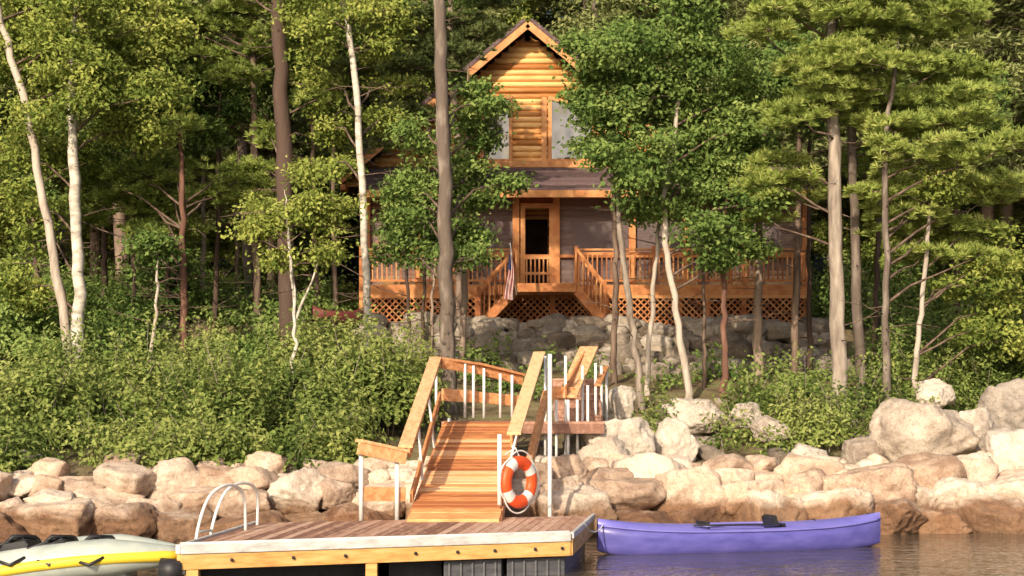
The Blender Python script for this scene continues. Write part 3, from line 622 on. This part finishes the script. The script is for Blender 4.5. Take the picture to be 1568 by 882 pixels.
tree('maple_tree',[(686,560),(684,420),(681,300),(676,120),(673,-20),(672,-120)],35.5,.36,.22,[(655,245,42),(622,325,42),(708,335,34),(650,385,32),(728,290,24),(640,195,36),(718,225,32),(618,280,26),(700,165,28),(732,190,18),(604,375,28),(645,305,36),(712,385,22),(690,270,28),(788,268,12),(720,130,24),(752,150,12),(660,345,34),(690,-60,50),(640,-90,50)],'leaf','bark_grey','leaf_mid',.115,1.0,.5,12,(.4,1.6),12,2)
tree('hemlock_tree',[(700,540),(705,400),(700,200),(690,50),(690,-60)],43,.22,.15,[(620,45,55),(640,115,45),(715,35,44),(700,85,36),(745,10,32),(660,-20,60),(600,0,50),(610,170,34),(690,130,34),(580,110,40),(580,200,30),(740,55,22)],'pine','bark_brown','leaf_dark',.12,1.5,.65,14,(-.6,1),10,2,150)
tree('oak_tree',[(982,600),(965,470),(950,350),(940,200),(945,90)],36.5,.19,.08,[(930,95,45),(1000,70,55),(905,150,27),(960,165,50),(932,215,36),(1000,235,50),(960,285,34),(905,105,26),(960,40,40),(925,250,20),(1010,130,45),(885,75,14)],'leaf','bark_grey','leaf_mid',.12,1.0,.5,6,(-.9,.6),10,2)
tree('oak_tree',[(1057,605),(1035,480),(1020,380),(1015,300),(1040,160),(1050,80)],37,.19,.08,[(1040,130,55),(1080,205,55),(1050,290,50),(1110,270,48),(1120,345,44),(1065,360,36),(1150,390,28),(1000,325,24),(1100,100,48),(1160,310,36),(1080,60,45),(1090,395,20),(1140,200,40),(1130,150,45),(1050,20,50)],'leaf','bark_grey','leaf_mid',.12,1.0,.5,6,(-.9,.6))
tree('oak_tree',[(990,595),(1000,450),(1012,330),(1020,200)],38,.15,.06,[(1010,150,40),(985,270,30),(1050,230,34)],'leaf','bark_grey','leaf_mid',.12,1,.4,3)
tree('pine_tree',[(1286,575),(1281,400),(1276,200),(1275,60),(1272,-80),(1272,-180)],35.5,.36,.16,[(1200,20,42),(1290,35,55),(1240,100,44),(1275,140,44),(1255,165,36),(1340,105,52),(1225,285,44),(1175,275,36),(1210,180,38),(1300,-30,70),(1220,-40,60),(1190,320,28),(1160,60,36),(1200,235,34),(1330,65,40),(1280,90,44)],'pine','bark_grey','needle',.12,1.7,.5,16,(.1,1.5),12,2,200)
tree('pine_tree',[(1317,570),(1311,400),(1303,200),(1310,60),(1315,-60)],36.5,.26,.14,[(1380,50,58),(1345,165,48),(1310,180,30),(1450,20,50),(1440,110,52),(1345,235,30),(1400,95,40),(1380,-40,60),(1450,-50,60),(1405,185,44),(1400,150,40),(1310,60,44)],'pine','bark_grey','needle',.12,1.7,.5,16,(.1,1.5),10,2,200)
tree('pine_tree',[(1358,582),(1357,450),(1354,220),(1370,110),(1375,60)],35,.19,.06,[(1450,190,52),(1415,245,58),(1500,265,55),(1405,320,48),(1480,335,52),(1440,380,42),(1520,385,32),(1490,150,36),(1545,290,38),(1460,290,46),(1385,275,32),(1370,190,38),(1360,230,26),(1545,220,34),(1340,290,22)],'pine','bark_grey','needle',.12,1.7,.52,12,(.1,1.5),10,2,250)
tree('birch_tree',[(1400,590),(1405,490),(1414,370),(1420,280)],36,.15,.07,[(1510,420,32),(1545,470,36),(1500,500,30),(1560,400,36),(1530,350,30),(1560,520,36),(1470,440,24),(1420,290,24)],'leaf','bark_grey','leaf_light',.12,1,.45,6,(-.2,1),10,2,300)
for px,yb,yt,d,w,bk in ((232,560,370,38,.12,'bark_grey'),(940,590,120,39,.2,'bark_brown'),(1108,620,180,37.5,.16,'bark_red'),(1080,600,250,39,.12,'bark_brown'),(1160,590,120,40,.24,'bark_brown'),(1217,570,100,40,.24,'bark_brown'),(628,540,200,41,.12,'bark_brown'),(646,545,180,41.5,.12,'bark_brown'),(661,550,200,41,.1,'bark_brown'),(706,560,100,39,.2,'bark_brown'),(330,505,120,42,.17,'bark_brown'),(310,505,150,43,.15,'bark_grey'),(255,520,90,42,.14,'bark_brown'),(205,520,120,41,.15,'bark_brown'),(1340,570,150,42,.2,'bark_brown'),(1470,560,100,42,.2,'bark_brown'),(160,530,200,43,.2,'bark_brown'),(60,560,200,42,.18,'bark_brown'),(485,500,60,43,.18,'bark_brown'),(515,500,60,44,.18,'bark_brown'),(365,505,80,44,.15,'bark_brown'),(1240,560,60,41,.18,'bark_brown')):
    lean=rng.uniform(-14,14); tp=[(px+lean*.8,yt,38),(px+lean*.6+35,yt+40,34),(px-30,yt+30,34),(px+rng.uniform(-40,40),yt+90,30)]
    if 620<px<720: tp=[]
    if px==232: tp=[(225,370,22),(245,385,18)]
    tree('slender_tree',[(px,yb),(px+lean*.4+rng.uniform(-4,4),(yb+yt)/2),(px+lean,yt)],d,w,w*.4,tp,'leaf',bk,'leaf_mid',.13,1,.45,16,(-.6,.8),8)
# ------------------------------------------------------------------ shrubs
def thicket(name,spec,ls=.085,leaf='leaf_bush',tb=.5,den=1.0,sprig=2):
    mb=MB()
    for (x,y,r,h) in spec:
        z=float(g(x,y))
        n=int(1900*r*r*(.085/ls)**2*max(h,.7)*den); dr=nrm(rng.normal(size=(n,3))); dr[:,2]=np.abs(dr[:,2])*1.0-.15
        lump=np.array([noise.noise(Vector((q*2.6+np.array([x,y,0])).tolist())) for q in dr])
        C=np.array([x,y,z+h*.25])+dr*np.array([r,r,h*.78])*(rng.uniform(.62,1.08,n)+.75*lump)[:,None]
        N=nrm(dr*.8+np.array([0,-.1,.4])+rng.normal(size=dr.shape)*.5); D=rng.normal(size=dr.shape); D[:,2]-=.1; D=nrm(D-N*(D*N).sum(1,keepdims=True))
        t=np.clip(tb+rng.normal(0,.2)+lump*.6+rng.normal(0,.14,n),0,1)
        leaves(mb,C,ls*rng.uniform(.6,1.5,n),ls*.62,D,N,t,0)
        for _ in range(sprig):
            a=rng.random()*6.28; e=np.array([x+math.cos(a)*r*.7,y+math.sin(a)*r*.7,z+h*rng.uniform(.85,1.2)])
            tube(mb,smoothpath([(x,y,z-.1),(x+math.cos(a)*r*.2,y+math.sin(a)*r*.2,z+h*.5),e],5),np.linspace(.012,.003,5),4,1)
            k=20; C2=e+rng.normal(size=(k,3))*.15; N2=nrm(rng.normal(size=(k,3))+[0,0,.8]); D2=nrm(np.cross(N2,rng.normal(size=(k,3))))
            leaves(mb,C2,ls,ls*.6,D2,N2,np.clip(tb+.15+rng.normal(0,.1,k),0,1),0)
    return mb.build(name,[leaf,'bark_grey'])
sp=[]
for _ in range(115):
    x=rng.uniform(-13,-1.7); t=rng.uniform(1.9,8.8); y=shore(x)+t
    if x>-2.7 and y<32.5: continue
    h=rng.uniform(.55,1.0) if t<3.8 else rng.uniform(.7,1.8)
    sp.append((x,y,rng.uniform(.4,.95),h))
for px,d in ((470,34),(520,34.5),(570,35),(610,34.5),(540,33),(600,32.8),(430,34),(500,36)): sp.append((X(px,d),d,.75,1.9))
thicket('shrub_thicket',sp,.10)
sp=[]
for px,py,d,r,h in ((1130,655,33,.5,.8),(1180,620,34,.6,1.1),(1235,600,34,.7,1.4),(1290,620,33,.7,1.1),(1240,660,32.5,.6,.9),(1320,600,35,.6,1.2),(1110,680,32,.4,.6),(1010,620,33.5,.5,.9),(990,650,32.5,.35,.6),(1390,600,35,.6,1.0),(1450,570,36,.7,1.3),(1510,580,36,.7,1.2),(1540,560,38,.8,1.8),(1490,540,39,.8,2.0),(1190,680,31.5,.45,.6),(1340,660,32.5,.4,.7),(1560,500,38,.9,2.8),(1270,650,32.2,.6,1.0),(1210,640,33,.6,1.1),(1150,600,35.5,.6,1.0),(1350,590,36.5,.7,1.1),(1410,560,38,.8,1.3)):
    sp.append((X(px,d),d,r,h))
thicket('shrub',sp,.095,'leaf_bush',.45)
sp=[(rng.uniform(-15,-4.6),rng.uniform(36.5,52),rng.uniform(.5,1.0),rng.uniform(.3,1.2)) for _ in range(95)]+[(rng.uniform(-16,-8.5),rng.uniform(38,50),rng.uniform(.7,1.1),rng.uniform(.9,2.2)) for _ in range(28)]+[(rng.uniform(8.5,14),rng.uniform(38,52),rng.uniform(.5,1),rng.uniform(.6,2.2)) for _ in range(40)]+[(rng.uniform(-4,8),rng.uniform(36,40.5),rng.uniform(.25,.5),rng.uniform(.25,.6)) for _ in range(36)]
thicket('undergrowth',sp,.125,'leaf_mid',.5)
# ------------------------------------------------------------------ distant forest
df=empty('distant_forest')
def conifer(H,seed):
    mb=MB(); tube(mb,smoothpath([(0,0,-1),(rng.normal()*.2,rng.normal()*.2,H*.5),(0,0,H)],14),np.linspace(.2,.03,14),8,0,rng.random(),.04)
    z=H*.2
    while z<H-.3:
        for _ in range(6):
            a=rng.random()*6.28; L=(1-z/H)*3.4+.6; L*=rng.uniform(.7,1.15); k=int(90*L)
            u=rng.random(k)**.7; dirv=np.array([math.cos(a),math.sin(a),0]); sd=np.array([-dirv[1],dirv[0],0])
            C=np.outer(u*L,dirv)+np.outer(rng.normal(size=k)*.22*L*(1.1-u)*.8,sd); C[:,2]=z-.22*u*L*u+rng.normal(size=k)*.09
            D=nrm(dirv+rng.normal(size=(k,3))*.6); N=nrm(np.array([0,0,1])+rng.normal(size=(k,3))*.6); t=np.clip(.35+.3*u+rng.normal()*.12+rng.normal(size=k)*.12,0,1)
            leaves(mb,C,.27,.075,D,N,t,1)
            tube(mb,[(0,0,z),tuple(dirv*L*.9+np.array([0,0,z-.2*L]))],[.025,.006],4,0,.4)
        z+=.42
    for _ in range(22):
        a=rng.random()*6.28; zz=rng.uniform(1.5,H*.3); L=rng.uniform(.4,1.6); tube(mb,[(0,0,zz),(math.cos(a)*L,math.sin(a)*L,zz+rng.uniform(-.3,.2))],[.02,.005],4,0,.5)
    return mb
def decid(H,base=.3):
    mb=MB(); top=np.array([rng.normal()*.5,rng.normal()*.5,H*.85]); tube(mb,smoothpath([(0,0,-1),(rng.normal()*.3,rng.normal()*.3,H*.45),top],14),np.linspace(.17,.04,14),8,0,rng.random(),.04)
    for _ in range(28):
        z=rng.uniform(H*base,H); rr=1.9*math.sin(math.pi*np.clip((z/H-.25)/.8,0.05,.97))+.4; a=rng.random()*6.28; q=rr*rng.uniform(.3,1.2)
        c=np.array([math.cos(a)*q,math.sin(a)*q,z]); s=np.array([top[0]*z/H,top[1]*z/H,max(z-q*.8,1)])
        tube(mb,smoothpath([s,(s+c)/2+[0,0,.2],c],4),[.05,.035,.02,.01],4,0,.4)
        r=rng.uniform(.6,1.05); blob(mb,c,(r,r,r*.7),.19,.85,1,.5,.26)
    return mb
var=[]
for k in range(3): var.append(conifer(rng.uniform(17,21),k).mesh('forest_conifer',['bark_brown','leaf_far']))
for k in range(2): var.append(decid(rng.uniform(14,17)).mesh('forest_broadleaf',['bark_grey','leaf_far']))
var.append(decid(15).mesh('forest_broadleaf_light',['bark_grey','leaf_light']))
und=decid(5.5,.2).mesh('forest_understory',['bark_grey','leaf_light'])
def put(me,x,y,s):
    o=bpy.data.objects.new('forest_tree',me); scene.collection.objects.link(o); o.parent=df
    o.location=(x,y,float(g(x,y))); o.rotation_euler=(rng.normal()*.03,rng.normal()*.03,rng.random()*6.28); o.scale=(s,s,s*rng.uniform(.9,1.1))
cnt=0
for y0 in (47,52,57,63,70,77):
    hw=y0*784/F+5; x=-hw+rng.random()*2
    while x<hw:
        yy=y0+rng.uniform(-1.8,1.8)
        if not(-5.8<x<9.8 and yy<60):
            m_=var[rng.choice(6,p=[.18,.18,.15,.17,.14,.18])]; put(m_,x,yy,rng.uniform(.8,1.2)); cnt+=1
        x+=rng.uniform(1.9,3.3)*(1.2 if y0<55 else 1.0)
for _ in range(70):
    y=rng.uniform(49,78); x=rng.uniform(-1,1)*(y*.33)
    if not(-6<x<9.8 and y<60): put(und,x,y,rng.uniform(.5,1.0))
print('forest',cnt)
# ------------------------------------------------------------------ light, world, camera
w=bpy.data.worlds.new("World"); scene.world=w; w.use_nodes=True; nt=w.node_tree; bg=nt.nodes['Background']
el=math.radians(27); az_=math.radians(200)
sky=nt.nodes.new('ShaderNodeTexSky'); sky.sky_type='NISHITA'; sky.sun_disc=False; sky.sun_elevation=el; sky.sun_rotation=az_; sky.dust_density=5; sky.air_density=.8
nt.links.new(sky.outputs[0],bg.inputs[0]); bg.inputs[1].default_value=.15
sv=Vector((math.sin(az_)*math.cos(el),math.cos(az_)*math.cos(el),math.sin(el)))
sl_=bpy.data.lights.new('sun','SUN'); sl_.energy=5.0; sl_.angle=math.radians(.6); sl_.color=(1,.85,.64)
so=bpy.data.objects.new('sun',sl_); scene.collection.objects.link(so); so.rotation_euler=sv.to_track_quat('Z','Y').to_euler(); so.location=(0,0,50)
cam=bpy.data.cameras.new('camera'); co=bpy.data.objects.new('camera',cam); scene.collection.objects.link(co); scene.camera=co
co.location=(0,0,CH); co.rotation_euler=(math.radians(90),0,0); cam.sensor_width=36; cam.lens=F/1568*36; cam.shift_y=(HZ-441)/1568; cam.clip_end=1000
scene.view_settings.view_transform='Standard'; scene.view_settings.look='None'; scene.view_settings.exposure=0
